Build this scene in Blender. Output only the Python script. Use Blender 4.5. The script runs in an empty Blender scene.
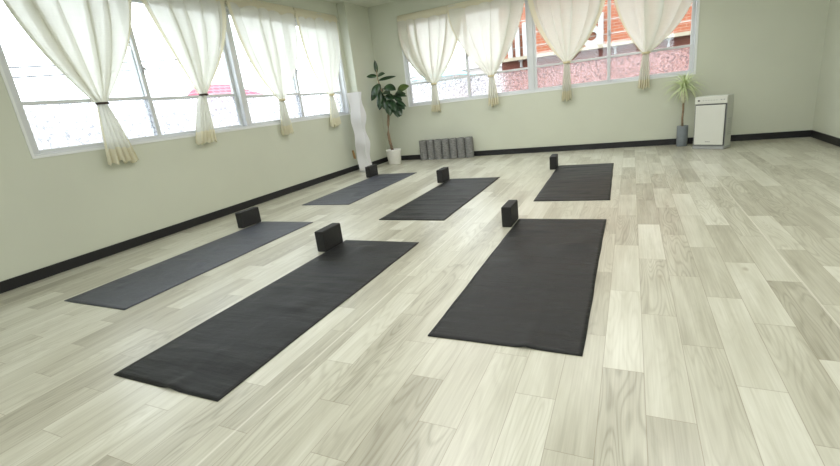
import bpy, bmesh, math, random
from math import sin, cos, pi, radians
from mathutils import Vector, Matrix, noise

S = bpy.context.scene
COL = S.collection
XW, YB, ZC = -3.943, 6.764, 2.44          # left wall plane, back wall plane, ceiling height
XR, YR = 1.95, -2.6                        # right and rear walls
WT = 0.18                                  # wall thickness
MATW, MATL = 0.61, 1.742

# ------------------------------------------------------------------ helpers
def tag(o, label=None, cat=None, group=None, kind=None):
    if label: o['label'] = label
    if cat: o['category'] = cat
    if group: o['group'] = group
    if kind: o['kind'] = kind
    return o

def obj(name, bm, mat, parent=None, smooth=False, loc=None):
    bmesh.ops.recalc_face_normals(bm, faces=bm.faces[:])
    me = bpy.data.meshes.new(name)
    bm.to_mesh(me); bm.free()
    mats = mat if isinstance(mat, (list, tuple)) else [mat]
    for m in mats: me.materials.append(m)
    if smooth:
        for p in me.polygons: p.use_smooth = True
    o = bpy.data.objects.new(name, me)
    COL.objects.link(o)
    if parent: o.parent = parent
    if loc is not None: o.location = loc
    return o

def empty(name, loc=(0, 0, 0), rz=0.0):
    o = bpy.data.objects.new(name, None)
    o.empty_display_size = 0.1
    o.location = loc; o.rotation_euler = (0, 0, rz)
    COL.objects.link(o)
    return o

def copy_tree(o, parent=None):
    c = o.copy(); COL.objects.link(c)
    if parent: c.parent = parent
    for ch in [k for k in bpy.data.objects if k.parent == o]:
        copy_tree(ch, c)
    return c

def bevel(o, w, seg=2):
    m = o.modifiers.new('bevel', 'BEVEL'); m.width = w; m.segments = seg; m.limit_method = 'ANGLE'
    return o

def box(bm, x0, x1, y0, y1, z0, z1, T=None, mi=0):
    pts = [(x0, y0, z0), (x1, y0, z0), (x1, y1, z0), (x0, y1, z0), (x0, y0, z1), (x1, y0, z1), (x1, y1, z1), (x0, y1, z1)]
    vs = [bm.verts.new(T(*p) if T else p) for p in pts]
    for f in ((0, 3, 2, 1), (4, 5, 6, 7), (0, 1, 5, 4), (1, 2, 6, 5), (2, 3, 7, 6), (3, 0, 4, 7)):
        bm.faces.new([vs[i] for i in f]).material_index = mi

def nb(): return bmesh.new()

def tube(bm, pts, rad, n=8, cap=True):
    pts = [Vector(p) for p in pts]
    rs = rad if isinstance(rad, (list, tuple)) else [rad] * len(pts)
    rings = []
    ref = Vector((0, 0, 1))
    for i, p in enumerate(pts):
        d = (pts[min(i + 1, len(pts) - 1)] - pts[max(i - 1, 0)]).normalized()
        a = d.cross(ref)
        if a.length < 0.05: a = d.cross(Vector((1, 0, 0)))
        a.normalize(); b = d.cross(a).normalized()
        rings.append([bm.verts.new(p + (a * cos(2 * pi * k / n) + b * sin(2 * pi * k / n)) * rs[i]) for k in range(n)])
    for i in range(len(rings) - 1):
        for k in range(n):
            bm.faces.new((rings[i][k], rings[i][(k + 1) % n], rings[i + 1][(k + 1) % n], rings[i + 1][k]))
    if cap:
        bm.faces.new(rings[0]); bm.faces.new(rings[-1])

def lathe(bm, prof, n=32, c=(0, 0)):
    rings = []
    for r, z in prof:
        if r < 1e-5: rings.append([bm.verts.new((c[0], c[1], z))])
        else: rings.append([bm.verts.new((c[0] + r * cos(2 * pi * k / n), c[1] + r * sin(2 * pi * k / n), z)) for k in range(n)])
    for a, b in zip(rings, rings[1:]):
        for k in range(n):
            k2 = (k + 1) % n
            if len(a) == 1 and len(b) == 1: continue
            if len(a) == 1: bm.faces.new((a[0], b[k], b[k2]))
            elif len(b) == 1: bm.faces.new((a[k], a[k2], b[0]))
            else: bm.faces.new((a[k], a[k2], b[k2], b[k]))

# ------------------------------------------------------------------ materials
class NT:
    def __init__(s, name):
        s.m = bpy.data.materials.new(name); s.m.use_nodes = True
        s.t = s.m.node_tree; s.t.nodes.clear()
        s.out = s.t.nodes.new('ShaderNodeOutputMaterial')
    def n(s, typ, **kw):
        nd = s.t.nodes.new(typ)
        for k, v in kw.items():
            if k.startswith('i_'): nd.inputs[k[2:].replace('_', ' ')].default_value = v
            else: setattr(nd, k, v)
        return nd
    def l(s, a, b): s.t.links.new(a, b)
    def math(s, op, a, b=None, c=None):
        nd = s.n('ShaderNodeMath', operation=op)
        for i, v in enumerate((a, b, c)):
            if v is None: continue
            if isinstance(v, (int, float)): nd.inputs[i].default_value = v
            else: s.l(v, nd.inputs[i])
        return nd.outputs[0]
    def vec(s, x, y, z):
        nd = s.n('ShaderNodeCombineXYZ')
        for i, v in enumerate((x, y, z)):
            if isinstance(v, (int, float)): nd.inputs[i].default_value = v
            else: s.l(v, nd.inputs[i])
        return nd.outputs[0]
    def noise(s, vec, scale, detail=3, rough=.5, dist=0):
        nd = s.n('ShaderNodeTexNoise')
        nd.inputs['Scale'].default_value = scale; nd.inputs['Detail'].default_value = detail
        nd.inputs['Roughness'].default_value = rough; nd.inputs['Distortion'].default_value = dist
        if vec is not None: s.l(vec, nd.inputs['Vector'])
        return nd.outputs['Fac']
    def ramp(s, fac, stops):
        nd = s.n('ShaderNodeValToRGB')
        cr = nd.color_ramp
        while len(cr.elements) < len(stops): cr.elements.new(0.5)
        for e, (p, c) in zip(cr.elements, stops):
            e.position = p; e.color = (*c, 1) if len(c) == 3 else c
        s.l(fac, nd.inputs[0])
        return nd.outputs[0]
    def mixc(s, fac, a, b, mode='MIX'):
        nd = s.n('ShaderNodeMix', data_type='RGBA', blend_type=mode)
        for sock, v in ((nd.inputs[0], fac), (nd.inputs[6], a), (nd.inputs[7], b)):
            if isinstance(v, (int, float)): sock.default_value = v
            elif isinstance(v, tuple): sock.default_value = (*v, 1)
            else: s.l(v, sock)
        return nd.outputs[2]
    def bump(s, h, strength=.3, dist=.01):
        nd = s.n('ShaderNodeBump'); nd.inputs['Strength'].default_value = strength; nd.inputs['Distance'].default_value = dist
        s.l(h, nd.inputs['Height']); return nd.outputs[0]
    def bsdf(s, col, rough=.5, spec=.5, metal=0, normal=None):
        b = s.n('ShaderNodeBsdfPrincipled')
        if isinstance(col, tuple): b.inputs['Base Color'].default_value = (*col, 1)
        else: s.l(col, b.inputs['Base Color'])
        if isinstance(rough, (int, float)): b.inputs['Roughness'].default_value = rough
        else: s.l(rough, b.inputs['Roughness'])
        b.inputs['Specular IOR Level'].default_value = spec
        b.inputs['Metallic'].default_value = metal
        if normal is not None: s.l(normal, b.inputs['Normal'])
        s.l(b.outputs[0], s.out.inputs[0])
        return b
    def pos(s): return s.n('ShaderNodeNewGeometry').outputs['Position']
    def objc(s): return s.n('ShaderNodeTexCoord').outputs['Object']

def simple(name, col, rough=.5, spec=.5, var=.06, scale=20, bump=0, metal=0):
    k = NT(name)
    nz = k.noise(k.objc(), scale, 4)
    a = tuple(min(1, c * (1 - var)) for c in col); b = tuple(min(1, c * (1 + var)) for c in col)
    c = k.ramp(nz, [(.3, a), (.7, b)])
    k.bsdf(c, rough, spec, metal, k.bump(nz, bump, .004) if bump else None)
    return k.m

def floor_mat():
    k = NT('pale_oak_vinyl')
    sp = k.n('ShaderNodeSeparateXYZ'); k.l(k.pos(), sp.inputs[0])
    x, y = sp.outputs[0], sp.outputs[1]
    PW, PL = .1265, .635
    xs = k.math('DIVIDE', k.math('SUBTRACT', x, .057), PW)
    kx = k.math('FLOOR', xs); fx = k.math('FRACT', xs)
    yo = k.math('ADD', k.math('SUBTRACT', y, .145), k.math('MULTIPLY', k.math('ADD', kx, 1), .2117))
    ys = k.math('DIVIDE', yo, PL)
    ky = k.math('FLOOR', ys); fy = k.math('FRACT', ys)
    wn = k.n('ShaderNodeTexWhiteNoise', noise_dimensions='2D'); k.l(k.vec(kx, ky, 0), wn.inputs['Vector'])
    r = wn.outputs['Value']
    sc = k.n('ShaderNodeSeparateColor'); k.l(wn.outputs['Color'], sc.inputs[0])
    r2, r3 = sc.outputs[0], sc.outputs[1]
    # cathedral grain: stretched rings, shifted per plank
    cx = k.math('ADD', k.math('MULTIPLY', k.math('SUBTRACT', fx, .5), .9), k.math('MULTIPLY', k.math('SUBTRACT', r2, .5), .7))
    cy = k.math('ADD', k.math('MULTIPLY', y, .85), k.math('MULTIPLY', r3, 37.0))
    gv = k.vec(cx, cy, k.math('MULTIPLY', r, 19))
    base = k.noise(gv, 1.5, 1, .5, .15)
    rings = k.math('SINE', k.math('MULTIPLY', base, 100))
    rings = k.math('POWER', k.math('MULTIPLY_ADD', rings, .5, .5), 3.0)
    msk = k.ramp(r3, [(.25, (.15, .15, .15)), (.8, (1, 1, 1))])
    fine = k.noise(k.vec(k.math('MULTIPLY', x, 130), k.math('MULTIPLY', y, 2.2), k.math('MULTIPLY', r, 30)), 1.0, 4, .65)
    broad = k.noise(gv, 2.6, 3, .5)
    pat = k.math('ADD', k.math('MULTIPLY', fine, .46), k.math('MULTIPLY', broad, .58))
    pat = k.math('SUBTRACT', pat, k.math('MULTIPLY', k.math('MULTIPLY', rings, msk), .17))
    tone = k.math('ADD', k.math('MULTIPLY', pat, .78), k.math('MULTIPLY', r2, .30))
    col = k.ramp(tone, [(.26, (.290, .272, .212)), (.42, (.405, .390, .315)), (.58, (.518, .508, .423)), (.78, (.640, .635, .553))])
    # knots
    vo = k.n('ShaderNodeTexVoronoi', feature='F1'); vo.inputs['Scale'].default_value = 1.0
    k.l(k.vec(k.math('MULTIPLY', x, 5.2), k.math('MULTIPLY', y, 2.6), 0), vo.inputs['Vector'])
    knot = k.ramp(vo.outputs['Distance'], [(.03, (1, 1, 1)), (.085, (0, 0, 0))])
    col = k.mixc(k.math('MULTIPLY', knot, .45), col, (.25, .2, .135))
    # joints
    ex = k.math('MULTIPLY', k.math('MINIMUM', fx, k.math('SUBTRACT', 1, fx)), PW)
    ey = k.math('MULTIPLY', k.math('MINIMUM', fy, k.math('SUBTRACT', 1, fy)), PL)
    e = k.math('MINIMUM', ex, ey)
    ln = k.math('LESS_THAN', e, .0011)
    col = k.mixc(k.math('MULTIPLY', ln, .6), col, (.22, .18, .12))
    # sheet welds every 1.82 m
    sx = k.math('ABSOLUTE', k.math('SUBTRACT', k.math('FRACT', k.math('DIVIDE', k.math('ADD', x, 1.13 + .91), 1.82)), .5))
    weld = k.math('LESS_THAN', k.math('MULTIPLY', sx, 1.82), .004)
    col = k.mixc(k.math('MULTIPLY', weld, .4), col, (.85, .83, .76))
    h = k.math('MULTIPLY', ln, -1.0)
    k.bsdf(col, k.math('MULTIPLY_ADD', fine, .10, .26), .9, 0, k.bump(h, .12, .002))
    return k.m

def paint_mat(name, col):
    k = NT(name)
    p = k.pos()
    a = k.noise(p, 1.3, 3); b = k.noise(p, 220, 2)
    c = k.ramp(a, [(.3, tuple(v * .97 for v in col)), (.7, tuple(v * 1.03 for v in col))])
    k.bsdf(c, .55, .35, 0, k.bump(b, .12, .002))
    return k.m

def mat_mat(name, col, spec):
    k = NT(name)
    o = k.objc()
    a = k.noise(o, 5, 4, .6); b = k.noise(o, 500, 2)
    st = k.noise(k.vec(*[k.math('MULTIPLY', s_, m_) for s_, m_ in zip(k_sep(k, o), (3, 22, 1))]), 1, 3)
    c = k.ramp(k.math('ADD', k.math('MULTIPLY', a, .6), k.math('MULTIPLY', st, .4)),
               [(.3, tuple(v * .82 for v in col)), (.7, tuple(v * 1.2 for v in col))])
    k.bsdf(c, .47, spec, 0, k.bump(k.math('ADD', k.math('MULTIPLY', b, .1), k.math('ADD', st, a)), .8, .008))
    return k.m

def k_sep(k, v):
    s = k.n('ShaderNodeSeparateXYZ'); k.l(v, s.inputs[0]); return s.outputs[0], s.outputs[1], s.outputs[2]

def fabric_mat(name, col, tcol, op_lo, op_hi, transl=.5):
    k = NT(name)
    uv = k.n('ShaderNodeTexCoord').outputs['UV']
    ux, uy, _ = k_sep(k, uv)
    slub = k.noise(k.vec(k.math('MULTIPLY', ux, 9), k.math('MULTIPLY', uy, 190), 0), 1, 3, .6)
    warp = k.noise(k.vec(k.math('MULTIPLY', ux, 160), k.math('MULTIPLY', uy, 4), 3), 1, 2)
    f = k.math('ADD', k.math('MULTIPLY', slub, .65), k.math('MULTIPLY', warp, .35))
    op = k.n('ShaderNodeMapRange'); op.inputs[1].default_value = .3; op.inputs[2].default_value = .7
    op.inputs[3].default_value = op_lo; op.inputs[4].default_value = op_hi
    k.l(f, op.inputs[0])
    d = k.n('ShaderNodeBsdfDiffuse'); d.inputs[0].default_value = (*col, 1)
    t = k.n('ShaderNodeBsdfTranslucent'); t.inputs[0].default_value = (*tcol, 1)
    tr = k.n('ShaderNodeBsdfTransparent'); tr.inputs[0].default_value = (1, .995, .97, 1)
    m1 = k.n('ShaderNodeMixShader'); m1.inputs[0].default_value = transl
    k.l(d.outputs[0], m1.inputs[1]); k.l(t.outputs[0], m1.inputs[2])
    m2 = k.n('ShaderNodeMixShader')
    k.l(op.outputs[0], m2.inputs[0]); k.l(tr.outputs[0], m2.inputs[1]); k.l(m1.outputs[0], m2.inputs[2])
    k.l(m2.outputs[0], k.out.inputs[0])
    return k.m

def glass_mat():
    k = NT('clear_glass')
    tr = k.n('ShaderNodeBsdfTransparent'); tr.inputs[0].default_value = (.97, .985, .98, 1)
    g = k.n('ShaderNodeBsdfGlossy'); g.inputs['Roughness'].default_value = .02
    m = k.n('ShaderNodeMixShader'); m.inputs[0].default_value = .05
    k.l(tr.outputs[0], m.inputs[1]); k.l(g.outputs[0], m.inputs[2]); k.l(m.outputs[0], k.out.inputs[0])
    return k.m

def frosted_mat():
    k = NT('patterned_frosted_glass')
    p = k.pos()
    vo = k.n('ShaderNodeTexVoronoi', feature='SMOOTH_F1'); vo.inputs['Scale'].default_value = 42
    k.l(p, vo.inputs['Vector'])
    nz = k.noise(p, 36, 2, .6)
    h = k.math('ADD', vo.outputs['Distance'], nz)
    nrm = k.bump(h, .9, .012)
    r = k.n('ShaderNodeBsdfRefraction'); r.inputs['Roughness'].default_value = .16; r.inputs['IOR'].default_value = 1.12
    k.l(k.ramp(nz, [(.34, (.58, .59, .61)), (.53, (.93, .94, .95))]), r.inputs[0]); k.l(nrm, r.inputs['Normal'])
    t = k.n('ShaderNodeBsdfTranslucent'); t.inputs[0].default_value = (.9, .92, .95, 1); k.l(nrm, t.inputs['Normal'])
    g = k.n('ShaderNodeBsdfGlossy'); g.inputs['Roughness'].default_value = .2
    m = k.n('ShaderNodeMixShader'); m.inputs[0].default_value = .10
    k.l(r.outputs[0], m.inputs[1]); k.l(t.outputs[0], m.inputs[2])
    m2 = k.n('ShaderNodeMixShader'); m2.inputs[0].default_value = .05
    k.l(m.outputs[0], m2.inputs[1]); k.l(g.outputs[0], m2.inputs[2]); k.l(m2.outputs[0], k.out.inputs[0])
    return k.m

def brick_mat():
    k = NT('orange_brick_tile')
    x, y, z = k_sep(k, k.pos())
    b = k.n('ShaderNodeTexBrick'); k.l(k.vec(k.math('ADD', x, y), z, 0), b.inputs['Vector'])
    b.inputs['Scale'].default_value = 1; b.inputs['Brick Width'].default_value = .24; b.inputs['Row Height'].default_value = .075
    b.inputs['Mortar Size'].default_value = .006
    b.inputs['Color1'].default_value = (.36, .115, .06, 1); b.inputs['Color2'].default_value = (.30, .09, .045, 1)
    b.inputs['Mortar'].default_value = (.38, .26, .2, 1)
    fz = k.math('FRACT', k.math('DIVIDE', k.math('SUBTRACT', z, 2.06), .36))
    ln = k.math('LESS_THAN', fz, .075)
    c = k.mixc(ln, b.outputs[0], (.42, .38, .35))
    k.bsdf(c, .8, .2)
    return k.m

def block_foam_mat():
    k = NT('black_foam'); o = k.objc()
    a = k.noise(o, 260, 3); c = k.ramp(a, [(.3, (.014, .014, .014)), (.7, (.030, .030, .030))])
    k.bsdf(c, .7, .35, 0, k.bump(a, .3, .002)); return k.m

def roller_mat():
    k = NT('grey_foam_grid'); o = k.objc()
    x, y, z = k_sep(k, o)
    nz = k.noise(k.vec(x, y, k.math('MULTIPLY', z, 5)), 26, 4, .65)
    c = k.ramp(nz, [(.3, (.12, .12, .12)), (.7, (.33, .33, .32))])
    k.bsdf(c, .8, .2, 0, k.bump(nz, .4, .005)); return k.m

def leaf_mat(name, a, b, rough):
    k = NT(name)
    nz = k.noise(k.objc(), 14, 3)
    c = k.ramp(nz, [(.3, a), (.7, b)])
    bs = k.bsdf(c, rough, .5)
    return k.m

M = dict(
    floor=floor_mat(),
    wall=paint_mat('sage_wall_paint', (.60, .62, .525)),
    ceil=paint_mat('ceiling_paint', (.69, .71, .62)),
    base=simple('black_baseboard', (.012, .012, .014), .45, .4, .1, 8),
    frame=simple('silver_window_frame', (.66, .68, .70), .4, .5, .03, 6),
    white_trim=simple('white_trim_paint', (.78, .80, .80), .5, .4, .02, 6),
    glass=glass_mat(), frost=frosted_mat(),
    latch=simple('latch_metal', (.42, .43, .44), .35, .5, .05, 30, 0, .6),
    fabric=fabric_mat('sheer_cream_cotton', (.94, .935, .83), (.60, .60, .555), .90, .98, .5),
    fabric_hem=fabric_mat('cream_cotton_hem', (.92, .88, .70), (.57, .535, .40), .96, 1.0, .4),
    tie_cream=simple('cream_tie', (.62, .55, .36), .8, .2, .1, 60),
    tie_dark=simple('dark_brown_tie', (.045, .03, .022), .7, .3, .1, 60),
    rod=simple('white_rod', (.7, .69, .62), .4, .4, .02, 10),
    mat_grey=mat_mat('charcoal_mat_rubber', (.0135, .014, .0148), .24),
    mat_sky_sheen=mat_mat('sky_sheen_mat_rubber', (.048, .053, .070), .5),  # bluish sky reflection from the window painted into the mat colour
    block=block_foam_mat(), roller=roller_mat(),
    roller_core=simple('roller_core', (.05, .05, .05), .7, .3),
    pot_white=simple('white_glazed_pot', (.80, .79, .75), .35, .5, .02, 8),
    pot_grey=simple('slate_grey_pot', (.20, .225, .245), .6, .4, .08, 20),
    soil=simple('potting_soil', (.045, .03, .02), .95, .1, .3, 60, .5),
    bark=simple('brown_bark', (.29, .21, .14), .85, .2, .25, 40, .4),
    bark_pale=simple('pale_leaf_bases', (.62, .62, .46), .8, .2, .2, 40, .3),
    rubber=leaf_mat('rubber_leaf', (.010, .030, .012), (.026, .062, .022), .3),
    rubber_young=leaf_mat('young_rubber_leaf', (.05, .085, .018), (.09, .13, .03), .35),
    drac=leaf_mat('pale_green_blade', (.58, .69, .36), (.80, .86, .58), .5),
    pur_white=simple('ivory_plastic', (.66, .67, .62), .4, .45, .01, 8),
    pur_body=simple('light_grey_plastic', (.54, .555, .52), .45, .45, .01, 8),
    pur_side=simple('silver_plastic', (.36, .37, .37), .4, .5, .02, 8),
    pur_dark=simple('dark_grey_plastic', (.06, .06, .065), .5, .4, .05, 20),
    mark=simple('printed_grey_mark', (.30, .30, .30), .5, .3, .01, 20),
    tan=simple('tan_wood', (.52, .33, .16), .6, .3, .1, 30),
    paper=None,
    brick=brick_mat(),
    salmon=simple('salmon_render', (.38, .165, .13), .85, .2, .05, 3),
    ledge=simple('beige_ledge', (.36, .31, .23), .7, .2, .04, 4),
    redband=simple('dark_red_band', (.16, .05, .035), .7, .2, .08, 6),
    sign=simple('white_sign_letter', (.42, .405, .39), .5, .3, .01, 6),
    concrete=simple('pale_concrete', (.22, .22, .23), .9, .2, .05, 2),
    pinkroof=None,
    housewall=simple('pale_house_wall', (.74, .72, .70), .85, .2, .04, 3),
    cyanroof=simple('cyan_metal_roof', (.25, .58, .64), .5, .3, .05, 3),
    greyroof=simple('grey_roof', (.40, .38, .36), .7, .2, .08, 4),
    darkglass=simple('dark_window_glass', (.10, .12, .14), .2, .5, .05, 5),
    cable=simple('grey_cable', (.12, .12, .13), .6, .3, .02, 5),
)
k = NT('white_lamp_paper')
d = k.n('ShaderNodeBsdfDiffuse'); d.inputs[0].default_value = (.90, .895, .91, 1)
t = k.n('ShaderNodeBsdfTranslucent'); t.inputs[0].default_value = (.90, .895, .91, 1)
mx = k.n('ShaderNodeMixShader'); mx.inputs[0].default_value = .4
k.l(d.outputs[0], mx.inputs[1]); k.l(t.outputs[0], mx.inputs[2]); k.l(mx.outputs[0], k.out.inputs[0]); M['paper'] = k.m
k = NT('pink_roof_tiles')
x, y, z = k_sep(k, k.pos())
b = k.n('ShaderNodeTexBrick'); k.l(k.vec(y, k.math('MULTIPLY', z, 1.0), 0), b.inputs['Vector'])
b.inputs['Scale'].default_value = 1; b.inputs['Brick Width'].default_value = .34; b.inputs['Row Height'].default_value = .14
b.inputs['Mortar Size'].default_value = .02
b.inputs['Color1'].default_value = (.27, .06, .10, 1); b.inputs['Color2'].default_value = (.34, .10, .14, 1); b.inputs['Mortar'].default_value = (.42, .26, .29, 1)
k.bsdf(b.outputs[0], .7, .2); M['pinkroof'] = k.m

# ------------------------------------------------------------------ room shell
def L(u, d, z): return Vector((XW - d, u, z))      # left wall frame: u along wall, d outward
def Bk(u, d, z): return Vector((u, YB + d, z))     # back wall frame
def Rr(u, d, z): return Vector((u, YR - d, z))     # rear wall frame

def struct(name, bm, mat, parent=None, **kw):
    o = obj(name, bm, mat, parent, **kw)
    if not parent: o['kind'] = 'structure'
    return o

bm = nb(); box(bm, XW - WT, XR + WT, YR - WT, YB + WT, -.12, 0); struct('floor', bm, M['floor'])
bm = nb(); box(bm, XW - WT, XR + WT, YR - WT, YB + WT, ZC, ZC + .12); struct('ceiling', bm, M['ceil'])

def wall_with_hole(name, T, u0, u1, h):
    bm = nb()
    a, b, z0, z1 = h
    box(bm, u0, a, 0, WT, 0, ZC, T); box(bm, b, u1, 0, WT, 0, ZC, T)
    box(bm, a, b, 0, WT, 0, z0, T); box(bm, a, b, 0, WT, z1, ZC, T)
    return struct(name, bm, M['wall'])

ZS, ZT = .872, 2.125
HL = (1.78, 6.00, ZS, ZT); HB = (-3.275, .715, ZS, ZT); HR = (-3.0, 1.2, .9, 2.1)
wall_with_hole('wall_left', L, YR - WT, YB, HL)
wall_with_hole('wall_back', Bk, XW - WT, XR + WT, HB)
wall_with_hole('wall_rear', Rr, XW, XR, HR)
bm = nb(); box(bm, XR, XR + WT, YR - WT, YB, 0, ZC); struct('wall_right', bm, M['wall'])
CX, CY = -3.805, 6.10
bm = nb(); box(bm, XW, CX, CY, YB, 0, ZC); struct('column', bm, M['wall'])
# baseboards
BH = .078
bm = nb(); box(bm, XW, XW + .012, YR, CY, 0, BH); struct('baseboard_left', bm, M['base'])
bm = nb(); box(bm, XW + .012, CX + .012, CY - .012, CY, 0, BH); box(bm, CX, CX + .012, CY, YB - .012, 0, BH); struct('baseboard_column', bm, M['base'])
bm = nb(); box(bm, CX, XR - .012, YB - .012, YB, 0, BH); struct('baseboard_back', bm, M['base'])
bm = nb(); box(bm, XR - .012, XR, YR, YB, 0, BH); struct('baseboard_right', bm, M['base'])

def window(name, T, h, post, mids, rails):
    u0, u1, z0, z1 = h
    fw = .020
    root = empty(name); root['kind'] = 'structure'
    # outer frame with a proud white edge, and the centre post
    bm = nb()
    for a, b, c, e in ((u0, u1, z0, z0 + fw), (u0, u1, z1 - fw, z1), (u0, u0 + fw, z0 + fw, z1 - fw), (u1 - fw, u1, z0 + fw, z1 - fw)):
        box(bm, a, b, .004, .11, c, e, T)
    box(bm, post - .03, post + .03, .004, .11, z0 + fw, z1 - fw, T)
    bevel(obj('window_frame', bm, M['frame'], root), .003)
    bm = nb(); e = .013
    box(bm, u0 - e, u1 + e, -.007, .006, z0 - e, z0 + .004, T); box(bm, u0 - e, u1 + e, -.007, .006, z1 - .004, z1 + e, T)
    box(bm, u0 - e, u0 + .004, -.007, .006, z0 + .004, z1 - .004, T); box(bm, u1 - .004, u1 + e, -.007, .006, z0 + .004, z1 - .004, T)
    obj('window_casing', bm, M['white_trim'], root)
    st = .038
    spans = [(u0 + fw, mids[0] + .021, .022), (mids[0] - .021, post - .03, .062), (post + .03, mids[1] + .021, .022), (mids[1] - .021, u1 - fw, .062)]
    for i, (a, b, d) in enumerate(spans):
        za, zb = z0 + fw, z1 - fw
        zr0, zr1 = rails[i] - .014, rails[i] + .014
        bm = nb()
        box(bm, a, a + st, d, d + .03, za, zb, T); box(bm, b - st, b, d, d + .03, za, zb, T)
        for c, e in ((za, za + .024), (zr0, zr1), (zb - .036, zb)):
            box(bm, a + st, b - st, d, d + .03, c, e, T)
        sh = bevel(obj('sash', bm, M['frame'], root), .003)
        bm = nb(); box(bm, a + st, b - st, d + .012, d + .017, zr1, zb - .036, T); obj('clear_pane', bm, M['glass'], sh)
        bm = nb(); box(bm, a + st, b - st, d + .012, d + .017, za + .024, zr0, T); obj('frosted_pane', bm, M['frost'], sh)
        if i % 2 == 0:
            c = b - st / 2
            bm = nb(); box(bm, c - .013, c + .013, d - .012, d, 1.46, 1.53, T); box(bm, c - .007, c + .028, d - .02, d - .012, 1.485, 1.51, T)
            bevel(obj('window_latch', bm, M['latch'], sh), .002)
    return root

window('window_1', L, HL, 3.915, (2.815, 4.925), (1.25, 1.24, 1.21, 1.20))
window('window_2', Bk, HB, -1.285, (-2.245, -.275), (1.207,) * 4)
window('window_fill', Rr, HR, -.9, (-1.95, .15), (1.2,) * 4)  # unseen rear window, added for daylight fill

# ------------------------------------------------------------------ curtains
def Lin(u, d, z): return Vector((XW + d, u, z))     # d now into the room
def Bin(u, d, z): return Vector((u, YB - d, z))

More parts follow.
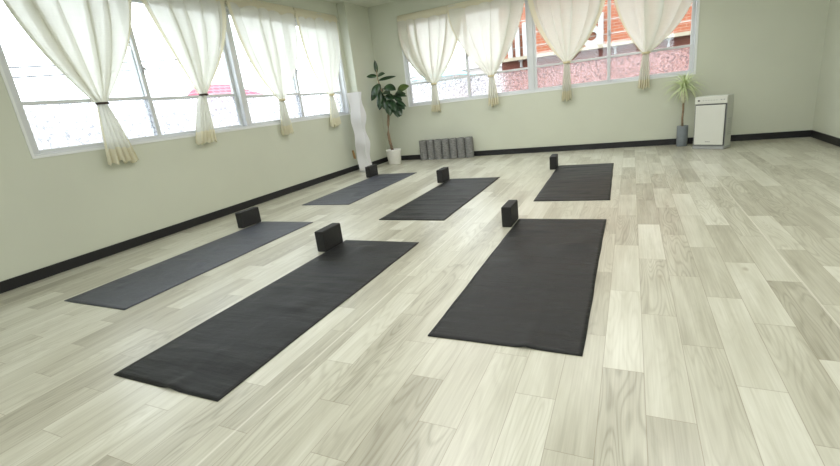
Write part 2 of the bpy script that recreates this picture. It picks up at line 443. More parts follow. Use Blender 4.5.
def curtain(T, uL, uR, zt, uc, zk, tl, tr, zb, pL, pR, seed, dark, label, group, D0=.052, pk=None, lift=0.0):
    rnd = random.Random(seed)
    zmid = zb
    root = empty('curtain', T((uL + uR) / 2, .04, zb))
    inv = Matrix.Translation(-root.location)
    tag(root, label, 'curtain', group)
    NU, NV, NT2 = 150, 44, 16
    hw = .034
    nf = rnd.choice((5, 6))
    ph = rnd.uniform(0, 6.28); ph2 = rnd.uniform(0, 6.28)
    offs = seed * 7.3
    def fold(s):
        q = 2 * pi * nf * (s + .035 * sin(2 * pi * s * 1.7 + ph2)) + ph
        amp = .62 + 1.1 * noise.noise(Vector((s * 4.3, offs, 0)))
        return q, min(1.5, max(.12, amp))
    rows = []
    bm = nb(); uvl = bm.loops.layers.uv.new('UVMap')
    for i in range(NV + 1):
        t = i / NV
        l_ = (uc - hw) - (uc - hw - uL) * (1 - t ** pL); r_ = (uc + hw) + (uR - uc - hw) * (1 - t ** pR)
        row = []
        for j in range(NU + 1):
            s = j / NU
            q, a = fold(s)
            lat = (.9 + .9 * t) * a * 2.0 * sin(q) / (2 * pi * nf)
            edge = min(1, min(s, 1 - s) / .05)
            u = l_ + (r_ - l_) * (s + lat * edge)
            dep = (.011 + .026 * sin(pi * min(1, t * 1.05)) + .008 * t) * a * cos(q) * edge
            dep += .022 * sin(pi * t) + .03 * t * (1 - (2 * s - 1) ** 2) * (t > .0) * t ** 3
            dep += .004 * noise.noise(Vector((s * 9, t * 5, offs)))
            z = zt - (zt - zk) * t
            # swags: the cloth sags a little between the rod and the tie
            z -= .02 * t * (1 - t) * abs(2 * s - 1)
            row.append(bm.verts.new(inv @ T(u, max(.018, D0 + dep + lift * min(1, t * 3.5)), z)))
        rows.append((row, zt - (zt - zk) * t))
    for i in range(1, NT2 + 1):
        t = i / NT2
        ez = t ** .75
        l_ = (uc - hw) + (tl - uc + hw) * ez; r_ = (uc + hw) + (tr - uc - hw) * ez
        row = []
        for j in range(NU + 1):
            s = j / NU
            q = 2 * pi * 5 * s + ph2
            jag = (.03 * noise.noise(Vector((s * 4, 3.1, offs))) + .012 * sin(2 * pi * 9 * s + ph)) * t ** 2
            u = l_ + (r_ - l_) * (s + 1.3 * sin(q) / (2 * pi * 5) * min(1, min(s, 1 - s) / .05))
            dep = (.012 + .022 * t) * cos(q) + .03 * (1 - (2 * s - 1) ** 2) * (1 - .5 * t)
            row.append(bm.verts.new(inv @ T(u, max(.016, D0 + dep + lift * (1 - .4 * t) - .008 * t), zk - (zk - zb) * t + jag)))
        rows.append((row, zk - (zk - zb) * t))
    for i in range(len(rows) - 1):
        for j in range(NU):
            f = bm.faces.new((rows[i][0][j], rows[i][0][j + 1], rows[i + 1][0][j + 1], rows[i + 1][0][j]))
            f.material_index = 1 if (j < 6 or j >= NU - 6) or (i >= len(rows) - 5) else 0
            for lp, (jj, ii) in zip(f.loops, ((j, i), (j + 1, i), (j + 1, i + 1), (j, i + 1))):
                lp[uvl].uv = (jj / NU * (uR - uL), rows[ii][1])
    edgeL = [r[0][0].co.copy() for r in rows[:NV + 1]]; edgeR = [r[0][-1].co.copy() for r in rows[:NV + 1]]
    obj('drape', bm, [M['fabric'], M['fabric_hem']], root, True)
    # gathered rod pocket with a small ruffle above
    bm = nb(); n = 90; prev = None; m = 10
    for j in range(n + 1):
        s = j / n
        p0, p1 = pk or (uL, uR)
        u = p0 + (p1 - p0) * s
        rf = 1 + .22 * sin(2 * pi * s * 31 + ph) + .2 * noise.noise(Vector((s * 26, offs, 1)))
        ring = []
        for kx, (dd, zz) in enumerate(((.030, .052 + .012 * rf), (.058, .050 + .010 * rf), (.060, .040), (.066 + .004 * rf, .022), (.069 + .004 * rf, .0), (.062, -.026), (.054, -.048), (.046, -.048), (.036, -.02), (.030, .02))):
            ring.append(bm.verts.new(inv @ T(u, dd, zt - .048 + zz)))
        if prev:
            for q in range(m): bm.faces.new((prev[q], prev[(q + 1) % m], ring[(q + 1) % m], ring[q]))
        else: bm.faces.new(ring)
        prev = ring
    bm.faces.new(prev)
    obj('rod_pocket', bm, M['fabric_hem'], root, True)
    # tie band
    bm = nb(); rings = []
    for a in range(24):
        th = 2 * pi * a / 24
        ring = []
        for b_ in range(8):
            ph_ = 2 * pi * b_ / 8
            rr = .007 * cos(ph_)
            ring.append(bm.verts.new(inv @ T(uc + (hw + .008 + rr) * cos(th), D0 + lift + .018 + (.034 + rr) * sin(th), zk + .009 * sin(ph_) * (1.6 if not dark else 1.0))))
        rings.append(ring)
    for a in range(24):
        for b_ in range(8):
            bm.faces.new((rings[a][b_], rings[(a + 1) % 24][b_], rings[(a + 1) % 24][(b_ + 1) % 8], rings[a][(b_ + 1) % 8]))
    obj('tie_band', bm, M['tie_dark'] if dark else M['tie_cream'], root, True)
    # lace edging: little scallops along both long edges
    for E_, sg in ((edgeL, -1), (edgeR, 1)):
        bm = nb()
        du = (T(1, 0, 0) - T(0, 0, 0)) * sg
        dd = (T(0, 1, 0) - T(0, 0, 0)).normalized() * .0015
        path = []
        for a, b_ in zip(E_[1:], E_[2:]):
            ln = (b_ - a).length; cnt = max(1, round(ln / .011))
            for q in range(cnt): path.append((a + (b_ - a) * (q / cnt), (b_ - a).normalized()))
        for qi, (p, dr) in enumerate(path):
            if qi % 2: continue
            nrm = (du - dr * du.dot(dr)).normalized()
            w = .004; h_ = .011 + .006 * rnd.random()
            a0 = p - dr * w; a1 = p + dr * w; b0 = p + nrm * h_ - dr * w * .5; b1 = p + nrm * h_ + dr * w * .5
            v = [bm.verts.new(c_ + o_) for o_ in (dd, -dd) for c_ in (a0, a1, b1, b0)]
            for f in ((0, 1, 2, 3), (7, 6, 5, 4), (0, 4, 5, 1), (1, 5, 6, 2), (2, 6, 7, 3), (3, 7, 4, 0)):
                bm.faces.new([v[c_] for c_ in f])
        obj('lace_edge', bm, M['fabric_hem'], root)
    return root

GL, GB = 'tied curtains over the side window', 'tied curtains over the end window'
curtain(Lin, 1.86, 2.862, 2.235, 2.335, 1.215, 2.24, 2.505, .735, 1.8, 1.7, 1, True, 'cream sheer curtain with dark tie on the side window, furthest from the corner column', GL)
curtain(Lin, 2.89, 3.886, 2.235, 3.33, 1.245, 3.14, 3.36, .785, 1.35, 1.75, 2, True, 'cream sheer curtain with dark tie, the one hanging nearer the corner column of the two', GL)
curtain(Lin, 3.918, 4.998, 2.235, 4.46, 1.142, 4.37, 4.55, .735, 2.5, 2.3, 3, False, 'cream sheer curtain with cream tie on the side window, next after the two dark-tied curtains', GL)
curtain(Lin, 5.028, 5.945, 2.235, 5.51, 1.165, 5.40, 5.645, .735, 3.3, 2.4, 4, False, 'cream sheer curtain on the side window closest to the corner column and white paper lamp', GL)
curtain(Bin, -3.28, -2.235, 2.205, -2.78, 1.163, -2.87, -2.715, .735, 2.5, 2.2, 5, False, 'cream sheer curtain on the end window nearest the rubber plant', GB, .042, (-3.28, -2.462))
curtain(Bin, -2.455, -1.318, 2.205, -1.85, 1.163, -1.935, -1.762, .75, 1.8, 1.8, 6, False, 'cream sheer curtain on the end window hanging above the right end of the foam rollers', GB, .056, None, .036)
curtain(Bin, -1.298, -.277, 2.205, -.797, 1.205, -.885, -.745, .71, 1.9, 2.2, 7, False, 'cream sheer curtain just beyond the thick centre post of the end window', GB)
curtain(Bin, -.25, .71, 2.205, .165, 1.187, .078, .22, .762, 2.1, 2.7, 8, False, 'cream sheer curtain on the end window nearest the spiky potted plant', GB)
for T, a, b, z, lab in ((Lin, 1.84, 6.03, 2.187, 'thin white curtain rod above the side window'), (Bin, -3.30, .73, 2.157, 'thin white curtain rod above the end window')):
    r = empty('curtain_rod', T((a + b) / 2, .045, z)); tag(r, lab, 'curtain rod')
    inv = -r.location
    bm = nb(); tube(bm, [T(a, .045, z) + inv, T(b, .045, z) + inv], .006, 10); obj('rod', bm, M['rod'], r, True)
    for u in (a + .005, b - .005):
        bm = nb(); tube(bm, [T(u, 0, z) + inv, T(u, .047, z) + inv], .007, 8); obj('bracket', bm, M['rod'], r, True)

# ------------------------------------------------------------------ yoga mats
mats = [  # centre x, y, rotation, material, seed, label
    (-.444, 2.337, .0, 'mat_grey', 1, 'charcoal yoga mat in the near row, the one farthest from the side window'),
    (-1.620, 1.741, -.001, 'mat_grey', 2, 'charcoal yoga mat in the middle of the near row, its near edge slightly buckled'),
    (-2.890, 2.198, .003, 'mat_sky_sheen', 3, 'yoga mat tinted with painted sky sheen in the near row along the side window wall'),
    (-2.935, 4.573, .016, 'mat_sky_sheen', 4, 'yoga mat tinted with painted sky sheen in the far row, in front of the white paper lamp'),
    (-1.642, 4.03, -.002, 'mat_grey', 5, 'charcoal yoga mat in the middle of the far row'),
    (-.454, 4.633, .016, 'mat_grey', 6, 'charcoal yoga mat in the far row, the one farthest from the side window'),
]
lips = {1: (.33, .016), 2: (.42, .02)}
for x, y, a, m, sd, lab in mats:
    bm = nb(); NX, NY = 30, 84; top = []; bot = []
    lip = lips.get(sd)
    for j in range(NY + 1):
        tr_, br_ = [], []
        for i in range(NX + 1):
            u, v = i / NX, j / NY
            px = (u - .5) * MATW; py = (v - .5) * MATL
            ed = min(1, min(u, 1 - u) * 6) * min(1, min(v, 1 - v) * 14)
            h = .009 * max(0, noise.noise(Vector((px * 3.2, py * 9, sd * 5.1)))) * ed
            h += .013 * max(0, noise.noise(Vector((px * 1.6 + 7, py * 15, sd * 2.7))) - .15) * ed
            h += .026 * max(0, noise.noise(Vector((px * 5, py * 5 + 9, sd * 3.7))) - .34) * ed
            h += .004 * math.exp(-((v - .965) / .012) ** 2) * (.6 + .4 * sin(px * 9 + sd))
            if lip:
                h += lip[1] * .36 * math.exp(-((u - (1 - lip[0])) / .06) ** 2 - (v / .035) ** 2)
                h += .0035 * math.exp(-((u - (1 - lip[0])) / .022) ** 2) * max(0, 1 - v * 2.2)
            px += .0035 * noise.noise(Vector((sd, py * 4, .3))); py += .0035 * noise.noise(Vector((px * 5, sd, v * 2)))
            tr_.append(bm.verts.new((px, py, .005 + h))); br_.append(bm.verts.new((px, py, .0006 + h * .96)))
        top.append(tr_); bot.append(br_)
    for j in range(NY):
        for i in range(NX):
            bm.faces.new((top[j][i], top[j][i + 1], top[j + 1][i + 1], top[j + 1][i]))
            bm.faces.new((bot[j][i], bot[j + 1][i], bot[j + 1][i + 1], bot[j][i + 1]))
    for i in range(NX):
        bm.faces.new((top[0][i], bot[0][i], bot[0][i + 1], top[0][i + 1])); bm.faces.new((top[NY][i], top[NY][i + 1], bot[NY][i + 1], bot[NY][i]))
    for j in range(NY):
        bm.faces.new((top[j][0], top[j + 1][0], bot[j + 1][0], bot[j][0])); bm.faces.new((top[j][NX], bot[j][NX], bot[j + 1][NX], top[j + 1][NX]))
    o = obj('yoga_mat', bm, M[m], None, True)
    o.location = (x, y, 0); o.rotation_euler = (0, 0, a)
    tag(o, lab, 'yoga mat', 'yoga mats laid in two rows')

# yoga blocks stand on edge beside each mat's far left corner
bm = nb(); box(bm, -.036, .036, -.114, .114, 0, .15)
blk0 = obj('yoga_block', bm, M['block']); bevel(blk0, .008, 3)
blocks = [
    (-.790, 3.113, .0, 'black foam yoga block on edge beside the near-row mat farthest from the side window'),
    (-1.962, 2.470, .01, 'black foam yoga block on edge beside the middle mat of the near row'),
    (-3.255, 2.965, -.04, 'black foam yoga block on edge beside the near-row mat along the side window wall'),
    (-3.289, 5.335, .02, 'black foam yoga block on edge in front of the white paper lamp'),
    (-1.988, 4.795, .0, 'black foam yoga block on edge beside the middle mat of the far row'),
    (-.806, 5.375, .03, 'black foam yoga block on edge beside the far-row mat farthest from the side window'),
]
for i, (x, y, a, lab) in enumerate(blocks):
    o = blk0 if i == 0 else blk0.copy()
    if i: COL.objects.link(o)
    o.location = (x, y, 0); o.rotation_euler = (0, 0, a)
    tag(o, lab, 'yoga block', 'black yoga blocks beside the mats')

# ------------------------------------------------------------------ foam rollers
def roller():
    r = empty('foam_roller')
    bm = nb(); prof = [(.030, .0), (.058, .0), (.0625, .006)]
    z = .006
    ridges = 10; hgt = .315
    for q in range(ridges):
        a = .008 + (hgt - .016) * q / ridges; b_ = .008 + (hgt - .016) * (q + 1) / ridges
        prof += [(.0632, a + .003), (.0632, b_ - .004), (.0600, b_ - .0025), (.0600, b_ - .0005)]
    prof += [(.0625, hgt - .006), (.058, hgt), (.030, hgt)]
    lathe(bm, prof, 36); obj('sleeve', bm, M['roller'], r, True)
    bm = nb(); lathe(bm, [(.0295, .001), (.0295, hgt - .002), (.024, hgt - .001), (.024, .001), (.0295, .001)], 24); obj('core', bm, M['roller_core'], r, True)
    return r
ordn = ['first and nearest', 'second', 'third', 'fourth and middle one', 'fifth', 'sixth', 'seventh and last']
r0 = roller()
for i in range(7):
    r = r0 if i == 0 else copy_tree(r0)
    r.location = (-3.062 + i * .1315, 6.665 + .006 * sin(i * 2.3), 0); r.rotation_euler = (0, 0, i * .9)
    tag(r, f'grey foam roller standing upright, {ordn[i]} counting from the rubber plant', 'foam roller', 'grey foam rollers against the end wall')

# ------------------------------------------------------------------ rubber plant
FX, FY = -3.462, 6.37
root = empty('rubber_plant', (FX, FY, 0)); tag(root, 'tall rubber plant with dark glossy leaves in white pot, in the corner', 'potted plant')
bm = nb(); lathe(bm, [(0, 0), (.094, 0), (.100, .006), (.122, .225), (.126, .236), (.120, .240), (.114, .232), (.110, .205), (0, .205)], 40)
p = obj('pot', bm, M['pot_white'], root, True)
bm = nb(); lathe(bm, [(0, .206), (.112, .206), (.108, .214), (.05, .219), (0, .221)], 32); obj('soil', bm, M['soil'], root, True)
def W2L(x, z, y=0): return Vector((x - FX + .052, y, z + .012))
trunk = [W2L(-3.53, .21), W2L(-3.550, .34, -.01), W2L(-3.557, .48, -.02), W2L(-3.548, .62), W2L(-3.528, .76, .01), W2L(-3.52, .88, .0), W2L(-3.54, 1.0, -.02), W2L(-3.572, 1.15, -.03), W2L(-3.6, 1.30, -.04), W2L(-3.606, 1.40, -.04), W2L(-3.608, 1.47, -.04)]
bm = nb(); tube(bm, trunk, [.024, .023, .022, .021, .020, .017, .012, .010, .008, .006, .003], 10); obj('trunk', bm, M['bark'], root, True)
# leaves: attach height, tip direction (x, z, y), length, width, young
# base point, tip point given in x, z, y (y towards the viewer is negative)
leaves = [
    ((-3.606, 1.41, -.04), (-3.612, 1.60, -.04), .062, 0),
    ((-3.606, 1.365, -.05), (-3.745, 1.375, -.13), .075, 0),
    ((-3.604, 1.365, -.04), (-3.44, 1.385, -.10), .080, 0),
    ((-3.60, 1.30, -.03), (-3.33, 1.335, .05), .060, 0),
    ((-3.585, 1.24, -.03), (-3.70, 1.075, -.13), .125, 0),
    ((-3.59, 1.22, -.05), (-3.765, 1.01, -.06), .110, 0),
    ((-3.58, 1.15, -.06), (-3.555, .955, -.15), .100, 0),
    ((-3.56, 1.09, -.06), (-3.60, .86, -.13), .115, 0),
    ((-3.50, 1.20, -.05), (-3.27, 1.13, -.13), .135, 0),
    ((-3.31, 1.12, .0), (-3.115, 1.165, .02), .120, 1),
    ((-3.35, 1.06, -.02), (-3.13, 1.02, -.06), .060, 0),
    ((-3.36, 1.01, -.04), (-3.13, .87, -.12), .060, 0),
    ((-3.50, 1.07, -.05), (-3.34, 1.00, -.10), .115, 0),
    ((-3.45, 1.0, -.06), (-3.40, .76, -.17), .150, 0),
    ((-3.43, .98, -.04), (-3.48, .80, -.12), .110, 0),
    ((-3.36, .93, -.02), (-3.245, .74, -.10), .125, 0),
    ((-3.36, .92, .03), (-3.335, .72, .02), .120, 0),
    ((-3.34, .95, -.02), (-3.19, .83, -.06), .105, 0),
    ((-3.40, 1.05, .06), (-3.24, 1.06, .14), .110, 0),
    ((-3.58, 1.18, .02), (-3.66, 1.14, .16), .110, 0),
    ((-3.53, 1.12, -.05), (-3.36, 1.09, -.16), .110, 0),
    ((-3.44, 1.0, -.05), (-3.30, .82, -.15), .120, 0),
    ((-3.40, .96, -.04), (-3.29, .72, -.12), .115, 0),
    ((-3.55, 1.08, -.04), (-3.50, .87, -.15), .105, 0),
    ((-3.59, 1.26, -.04), (-3.62, 1.07, -.14), .100, 0),
    ((-3.40, 1.05, -.02), (-3.20, .97, -.10), .090, 0),
    ((-3.33, 1.10, -.01), (-3.19, 1.08, -.10), .085, 0),
]
leafb, youngb = nb(), nb()
def leaf(bm, a, b, w, roll=0.0):
    a, b = Vector(a), Vector(b); d = b - a; ln = d.length; d.normalize()
    view = Vector((.45, -.8, .55)); side = d.cross(view).normalized(); up = side.cross(d).normalized()
    N = 12; left, mid, right = [], [], []
    for i in range(N + 1):
        t = i / N
        wd = w / 2 * (sin(pi * min(1, t ** .85)) ** .7) * (1 if t < .9 else .9)
        c = a + d * ln * t + up * (-.12 * ln * (t - .35) ** 2)
        mid.append(bm.verts.new(c))
        left.append(bm.verts.new(c + side * max(wd, .001) + up * wd * .22)); right.append(bm.verts.new(c - side * max(wd, .001) + up * wd * .22))
    for i in range(N):
        bm.faces.new((left[i], mid[i], mid[i + 1], left[i + 1])); bm.faces.new((mid[i], right[i], right[i + 1], mid[i + 1]))
for a, b, w, yg in leaves:
    A = W2L(*a); B = W2L(*b)
    # short leaf stalk to the stem, then the blade
    leaf(youngb if yg else leafb, A, B, w)
def br(pts, r, nm='branch'):
    bm = nb(); tube(bm, [W2L(*q) for q in pts], r, 6); obj(nm, bm, M['bark_pale'], root, True)
br([(-3.55, 1.05, -.02), (-3.53, 1.13, -.04), (-3.50, 1.20, -.05)], [.006, .005, .003])
br([(-3.525, .92, -.01), (-3.47, 1.02, -.03), (-3.40, 1.06, -.02), (-3.31, 1.12, .0)], [.008, .006, .005, .003])
br([(-3.47, 1.02, -.03), (-3.42, .99, -.03), (-3.36, .94, -.02)], [.006, .005, .003])
for a, b, w, yg in leaves:
    A = Vector(a)
    # stalk reaches back to the nearest stem point
    c = min([Vector(q) for q in ((-3.55, 1.05, -.02), (-3.53, 1.13, -.04), (-3.50, 1.20, -.05), (-3.47, 1.02, -.03), (-3.40, 1.06, -.02), (-3.31, 1.12, 0), (-3.42, .99, -.03), (-3.36, .94, -.02), (-3.572, 1.15, -.03), (-3.59, 1.24, -.035), (-3.602, 1.33, -.04), (-3.606, 1.41, -.04), (-3.54, 1.0, -.02))], key=lambda q: (q - A).length)
    if (c - A).length > .004: br([tuple(c), tuple((c + A) / 2 + Vector((0, .006, 0))), a], [.0035, .003, .0028], 'leaf_stalk')
for nm, b_, m in (('leaves', leafb, 'rubber'), ('young_leaf', youngb, 'rubber_young')):
    o = obj(nm, b_, M[m], root, True)
    sm = o.modifiers.new('thick', 'SOLIDIFY'); sm.thickness = .0012
    if nm == 'young_leaf': o['label'] = 'paler olive green leaf'

# ------------------------------------------------------------------ spiky potted plant
DX, DY = .603, 6.60
root = empty('dracaena_plant', (DX, DY, 0)); tag(root, 'small spiky plant with pale narrow leaves in slim dark grey pot', 'potted plant')
bm = nb(); lathe(bm, [(0, 0), (.058, 0), (.061, .004), (.061, .026), (.063, .030), (.063, .248), (.061, .254), (.056, .254), (.054, .23), (0, .23)], 36); obj('pot', bm, M['pot_grey'], root, True)
bm = nb(); lathe(bm, [(0, .231), (.055, .231), (.05, .236), (0, .24)], 24); obj('soil', bm, M['soil'], root, True)
st = [(-.002, 0, .232), (-.009, 0, .35), (-.004, 0, .45), (-.008, 0, .56), (-.006, 0, .66)]
bm = nb(); tube(bm, st, [.014, .012, .012, .012, .011], 10); obj('stem', bm, M['bark'], root, True)
bm = nb(); tube(bm, [(-.008, 0, .53), (-.008, 0, .565), (-.006, 0, .66), (-.006, 0, .74)], [.013, .028, .029, .012], 10); obj('leaf_bases', bm, M['bark_pale'], root, True)
rnd = random.Random(5); bm = nb()
for i in range(150):
    az = rnd.uniform(0, 2 * pi); el = rnd.uniform(.15, 1.4) if rnd.random() < .85 else rnd.uniform(-.3, .2)
    ln = rnd.uniform(.21, .31) * (.8 if el > 1 else 1); w = rnd.uniform(.005, .008)
    dirv = Vector((cos(az) * cos(el), sin(az) * cos(el), sin(el)))
    p = Vector((-.006, -.012, rnd.uniform(.68, .76))); N = 9; vel = dirv.copy(); L_, R_ = [], []
    side = dirv.cross(Vector((0, 0, 1))); side = side.normalized() if side.length > .05 else Vector((1, 0, 0))
    for q in range(N + 1):
        t = q / N; wd = w * (1 - t ** 1.6) * min(1, .45 + t * 3) + .0004
        L_.append(bm.verts.new(p + side * wd)); R_.append(bm.verts.new(p - side * wd))
        p = p + vel * ln / N; vel = (vel + Vector((0, 0, -.17))).normalized()
        # leaves bend away from the wall behind
        if p.y + DY > YB - .03: p.y = YB - .03 - DY
    for q in range(N): bm.faces.new((L_[q], R_[q], R_[q + 1], L_[q + 1]))
o = obj('leaves', bm, M['drac'], root, True); sm = o.modifiers.new('thick', 'SOLIDIFY'); sm.thickness = .0008

# ------------------------------------------------------------------ air purifier
root = empty('air_purifier', (.832, 6.20, 0), -radians(29)); tag(root, 'ivory air purifier with smooth front panel standing beside the spiky plant', 'air purifier')
w, dp, h = .166, .20, .605
bm = nb(); box(bm, -w, w, .03, dp, .022, h); bevel(obj('body', bm, M['pur_body'], root), .012, 3)
bm = nb(); box(bm, -w - .002, w + .002, .018, .031, .03, h - .085); bevel(obj('side_bezel', bm, M['pur_side'], root), .004)
bm = nb(); box(bm, -w + .004, w - .004, .010, .019, .045, h - .090); bevel(obj('shadow_gap_frame', bm, M['pur_dark'], root), .002)
bm = nb(); box(bm, -w + .012, w - .012, 0, .0105, .052, h - .098); fp = bevel(obj('front_panel', bm, M['pur_white'], root), .004, 3)
bm = nb()
xx = -.030
for wd, hh in ((.006, .007), (.004, .005), (.005, .005), (.004, .006), (.005, .005), (.004, .005), (.004, .005)):
    box(bm, xx, xx + wd * 1.35, -.0008, .0002, .085, .085 + hh * 1.5); xx += wd * 1.35 + .0014
obj('brand_mark', bm, M['mark'], fp)
bm = nb(); box(bm, -w - .002, w + .002, .006, .03, h - .084, h - .002); cp = bevel(obj('control_panel', bm, M['pur_white'], root), .005, 3)
bm = nb(); box(bm, -w + .028, -w + .05, .0048, .0062, h - .052, h - .036); obj('display', bm, M['pur_dark'], cp)
for q in range(6):
    bm = nb(); box(bm, -.085 + q * .028, -.073 + q * .028, .0050, .0062, h - .047, h - .042); obj('button', bm, M['mark'], cp)
for q in (.10, .128): 
    bm = nb(); box(bm, q, q + .016, .0050, .0062, h - .048, h - .038); obj('button', bm, M['pur_side'], cp)
bm = nb(); box(bm, -w - .004, w + .004, .0, dp + .002, .0, .030); bevel(obj('base', bm, M['pur_side'], root), .006, 3)
for q in range(9):
    pass
bm = nb()
for q in range(9): box(bm, w - .001, w + .0015, .075 + .0, .165, .16 + q * .022, .168 + q * .022)
obj('side_grille', bm, M['pur_side'], root)

# ------------------------------------------------------------------ paper lamp
LX, LY = -3.672, 5.80
root = empty('floor_lamp', (LX, LY, 0)); tag(root, 'tall white paper floor lamp with wavy twisted square shade, by the column', 'lamp')
bm = nb(); rings = []; N = 70; H0, H1 = .03, 1.165
for i in range(N + 1):
    z = H0 + (H1 - H0) * i / N; t = i / N
    a = .081 + .006 * sin(2 * pi * t * 3.2 + .6); th = .22 + .17 * sin(2 * pi * t * 2.3 + .8)
    ox, oy = .010 * sin(2 * pi * t * 2.6 + 2.0), 0
    ring = []
    for c in range(4):
        for q in range(5):
            s = -1 + 2 * q / 5
            px, py = [(s, -1), (1, s), (-s, 1), (-1, -s)][c]
            bl = 1 - .05 * (1 - s * s)
            px, py = px * a * bl, py * a * bl
            ring.append(bm.verts.new((ox + px * cos(th) - py * sin(th), oy + px * sin(th) + py * cos(th), z)))
    rings.append(ring)
for i in range(N):
    for q in range(20): bm.faces.new((rings[i][q], rings[i][(q + 1) % 20], rings[i + 1][(q + 1) % 20], rings[i + 1][q]))
o = obj('lamp_shade', bm, M['paper'], root); sm = o.modifiers.new('thick', 'SOLIDIFY'); sm.thickness = .0015
bm = nb(); box(bm, -.075, .075, -.075, .075, 0, .029); bevel(obj('lamp_base', bm, M['white_trim'], root), .004)
bm = nb(); tube(bm, [(0, 0, .029), (0, 0, .40)], .010, 10); lathe(bm, [(0, .40), (.02, .405), (.033, .45), (.028, .49), (0, .51)], 16); obj('bulb_holder', bm, M['white_trim'], root, True)

bm = nb()
pts = [(5.90, .315), (5.925, .32), (5.95, .25), (5.96, .175), (5.915, .19)]
f = [bm.verts.new((XW, y, z)) for y, z in pts]; g = [bm.verts.new((XW + .018, y, z)) for y, z in pts]
bm.faces.new(f); bm.faces.new(g)
for i in range(5): bm.faces.new((f[i], f[(i + 1) % 5], g[(i + 1) % 5], g[i]))
o = bevel(obj('wall_hanging', bm, M['tan']), .004); tag(o, 'small tan wedge on the wall low behind the white paper lamp', 'wall hanging')

# ------------------------------------------------------------------ outside
GZ = -3.2
bm = nb(); box(bm, -70, 60, -60, 90, GZ - .2, GZ); o = struct('ground', bm, M['concrete'])
root = empty('brick_building', (2.8, 16, GZ)); tag(root, 'orange brick building with white sign letters across the street outside end window', 'building')
def rel(r):
    c = r.location.copy()
    return lambda x, y, z: Vector((x, y, z)) - c
T = rel(root)
bm = nb(); box(bm, -3.55, 9.5, 14, 20, 1.75, 6.2, T); obj('brick_wall', bm, M['brick'], root)
bm = nb(); box(bm, -3.55, 9.5, 14.0, 20, GZ, 1.52, T); obj('lower_wall', bm, M['salmon'], root)
bm = nb(); box(bm, -3.55, 9.5, 14.05, 20, 1.52, 1.75, T); obj('dark_band', bm, M['redband'], root)
bm = nb(); box(bm, -3.62, 9.55, 13.72, 14, 1.73, 1.82, T); obj('ledge', bm, M['ledge'], root)
x = -2.95
for i in range(9):
    bm = nb(); box(bm, x - .02, x + .02, 13.9, 14.05, 1.55, 1.73, T); box(bm, x - .05, x + .05, 13.86, 14.0, 1.69, 1.73, T); box(bm, x - .035, x + .035, 13.93, 14.05, 1.53, 1.57, T)
    obj('ledge_bracket', bm, M['sign'], root); x += 1.27
# raised letters standing on the ledge: vertical strokes, then a round bowl with a stem
for x0, wd, z1 in ((-3.30, .13, 2.30), (-3.08, .13, 2.62), (-2.86, .15, 2.72)):
    bm = nb(); box(bm, x0, x0 + wd, 13.86, 13.94, 1.82, z1, T); obj('sign_letter', bm, M['sign'], root)
bm = nb(); n = 28; cx, cz = -1.0, 2.07
o_, i_ = [], []
for y in (13.86, 13.94):
    o_.append([bm.verts.new(T(cx + .26 * cos(2 * pi * q / n), y, cz + .27 * sin(2 * pi * q / n))) for q in range(n)])
    i_.append([bm.verts.new(T(cx + .13 * cos(2 * pi * q / n), y, cz + .11 * sin(2 * pi * q / n))) for q in range(n)])
for q in range(n):
    r_ = (q + 1) % n
    bm.faces.new((o_[0][q], o_[0][r_], i_[0][r_], i_[0][q])); bm.faces.new((o_[1][q], o_[1][r_], i_[1][r_], i_[1][q]))
    bm.faces.new((o_[0][q], o_[0][r_], o_[1][r_], o_[1][q])); bm.faces.new((i_[0][q], i_[0][r_], i_[1][r_], i_[1][q]))
box(bm, -.83, -.70, 13.852, 13.948, 1.82, 2.62, T)
obj('sign_letter', bm, M['sign'], root)

root = empty('pink_roofed_house', (-18.5, 14.5, GZ)); tag(root, 'house with pink tiled roof far outside the side window', 'building')
T = rel(root)
bm = nb(); box(bm, -17.6, -16.3, 14.7, 16.7, GZ, 2.12, T); obj('house_wall', bm, M['housewall'], root)
bm = nb()
e = [(-15.9, 14.2, 2.08), (-15.9, 17.2, 2.08), (-18.0, 17.2, 2.08), (-18.0, 14.2, 2.08), (-16.6, 14.5, 2.66), (-16.6, 15.7, 2.66), (-17.3, 15.7, 2.66), (-17.3, 14.5, 2.66)]
v = [bm.verts.new(T(*q)) for q in e]
for f in ((0, 1, 2, 3), (4, 5, 6, 7), (0, 1, 5, 4), (1, 2, 6, 5), (2, 3, 7, 6), (3, 0, 4, 7)): bm.faces.new([v[i] for i in f])
obj('roof', bm, M['pinkroof'], root)
root = empty('pane_backdrop_building', (-24, 12, GZ)); tag(root, 'long low white building, added to dim the sky beyond the pink-roofed house outside the side window', 'building')  # added to dim the bright sky behind the frosted panes
T = rel(root)
bm = nb(); box(bm, -27, -22.2, -6, 34, GZ, 2.1, T); obj('building_wall', bm, M['housewall'], root)
bm = nb(); box(bm, -27.1, -22.1, -6.1, 34.1, 2.1, 2.2, T); obj('roof_slab', bm, M['concrete'], root)
for q in range(12):
    bm = nb(); box(bm, -22.21, -22.17, -4 + q * 3.1, -2.6 + q * 3.1, -.4, .55, T); obj('window', bm, M['darkglass'], root)
root = empty('cyan_roofed_house', (-7.6, 19, GZ)); tag(root, 'low pale house with cyan roof outside the end window behind the first curtain', 'building')
T = rel(root)
bm = nb(); box(bm, -8.6, -6.6, 18.1, 20.5, GZ, 1.8, T); obj('house_wall', bm, M['housewall'], root)
bm = nb(); v = [bm.verts.new(T(*q)) for q in ((-8.75, 17.9, 1.78), (-6.45, 17.9, 1.78), (-6.45, 20.7, 1.78), (-8.75, 20.7, 1.78), (-8.5, 19.2, 2.0), (-6.7, 19.2, 2.0))]
for f in ((0, 1, 2, 3), (0, 1, 5, 4), (2, 3, 4, 5), (1, 2, 5), (3, 0, 4)): bm.faces.new([v[i] for i in f])
obj('roof', bm, M['cyanroof'], root)
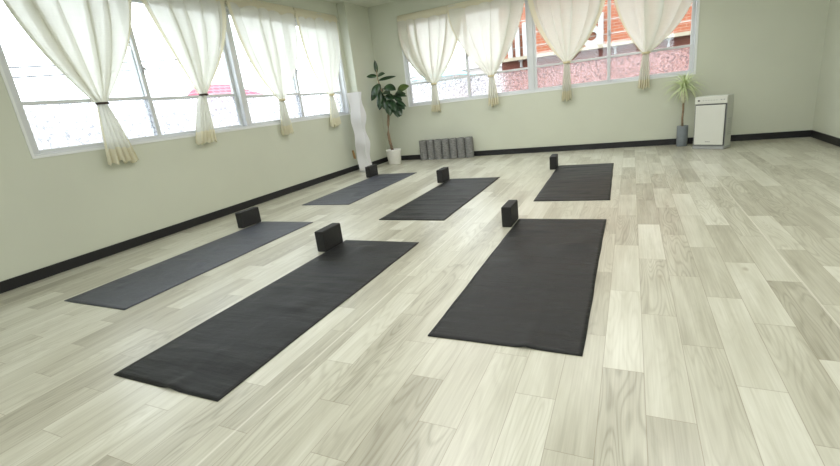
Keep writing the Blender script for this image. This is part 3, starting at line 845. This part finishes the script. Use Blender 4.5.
root = empty('grey_roofed_house', (-9.5, 27, GZ)); tag(root, 'pale distant house with grey roof rising behind the cyan-roofed house', 'building')
T = rel(root)
bm = nb(); box(bm, -12.5, -7.2, 25.5, 29, GZ, 2.35, T); obj('house_wall', bm, M['housewall'], root)
bm = nb(); v = [bm.verts.new(T(*q)) for q in ((-12.8, 25.2, 2.3), (-6.9, 25.2, 2.3), (-6.9, 29.3, 2.3), (-12.8, 29.3, 2.3), (-12.2, 27.2, 2.75), (-7.5, 27.2, 2.75))]
for f in ((0, 1, 2, 3), (0, 1, 5, 4), (2, 3, 4, 5), (1, 2, 5), (3, 0, 4)): bm.faces.new([v[i] for i in f])
obj('roof', bm, M['greyroof'], root)
for q in range(3):
    bm = nb(); T2 = T; box(bm, -11.6 + q * 1.5, -10.9 + q * 1.5, 25.46, 25.52, 1.35, 2.0, T2); obj('window', bm, M['darkglass'], root)
for i, (z0, z1, lab) in enumerate(((3.32, 3.65, 'thin power line outside the side window, uppermost of two'), (3.08, 3.42, 'thin power line outside the side window, lower of two'))):
    bm = nb(); pts = []
    for q in range(25):
        t = q / 24; y = -4 + 40 * t
        zz = z0 + (z1 - z0) * (y - 10.4) / 2.5
        pts.append((-16, y, 3.35 - i * .27 + .08 * (y - 10.4) * .9 - .0 + .004 * (y - 14) ** 2 * .2))
    tube(bm, pts, .022, 6); o = obj('power_line', bm, M['cable'], None, True); tag(o, lab, 'power line')

# ------------------------------------------------------------------ light
wd = bpy.data.worlds.new('overcast'); S.world = wd; wd.use_nodes = True
bg = wd.node_tree.nodes['Background']; bg.inputs[0].default_value = (.88, .94, 1, 1); bg.inputs[1].default_value = 4.2
def lamp(x, y, pw, sx=.6, sy=1.2):  # unseen fill lights, added under the ceiling to brighten the room
    ld = bpy.data.lights.new('fill_light', 'AREA'); ld.shape = 'RECTANGLE'; ld.size = sx; ld.size_y = sy; ld.energy = pw; ld.color = (1, .985, .95)
    lo = bpy.data.objects.new('fill_light', ld); lo.location = (x, y, ZC - .03); COL.objects.link(lo)
for x, y, pw, sx in ((-2.1, 5.1, 19, 1.2), (-.3, 5.1, 15, 1.2), (-1.4, 2.95, 16, .6), (.5, 2.95, 16, .6), (-1.4, 1.3, 12, .6), (.5, 1.3, 12, .6), (-1.2, -.6, 12, .6), (.9, -.6, 12, .6)): lamp(x, y, pw, sx)
S.view_settings.view_transform = 'Standard'; S.view_settings.look = 'None'
S.view_settings.exposure = .34; S.view_settings.gamma = 1; S.view_settings.use_curve_mapping = False
cy = S.cycles
cy.use_denoising = True; cy.max_bounces = 14; cy.diffuse_bounces = 6; cy.glossy_bounces = 4; cy.transmission_bounces = 8; cy.transparent_max_bounces = 16
cy.sample_clamp_indirect = 6; cy.caustics_refractive = True; cy.caustics_reflective = False

# ------------------------------------------------------------------ camera
f, yaw, pitch, roll, h = 441.173, -.461, -.29, -.12, .943
fwd = Vector((sin(yaw) * cos(pitch), cos(yaw) * cos(pitch), sin(pitch)))
rt = Vector((cos(yaw), -sin(yaw), 0)); up = rt.cross(fwd)
c, s = cos(roll), sin(roll)
rt, up = c * rt + s * up, -s * rt + c * up
cd = bpy.data.cameras.new('camera'); cam = bpy.data.objects.new('camera', cd); COL.objects.link(cam)
cd.sensor_fit = 'HORIZONTAL'; cd.sensor_width = 36; cd.lens = f / 840 * 36; cd.clip_start = .02; cd.clip_end = 300
mw = Matrix((rt, up, -fwd)).transposed().to_4x4(); mw.translation = (0, 0, h)
cam.matrix_world = mw
S.camera = cam
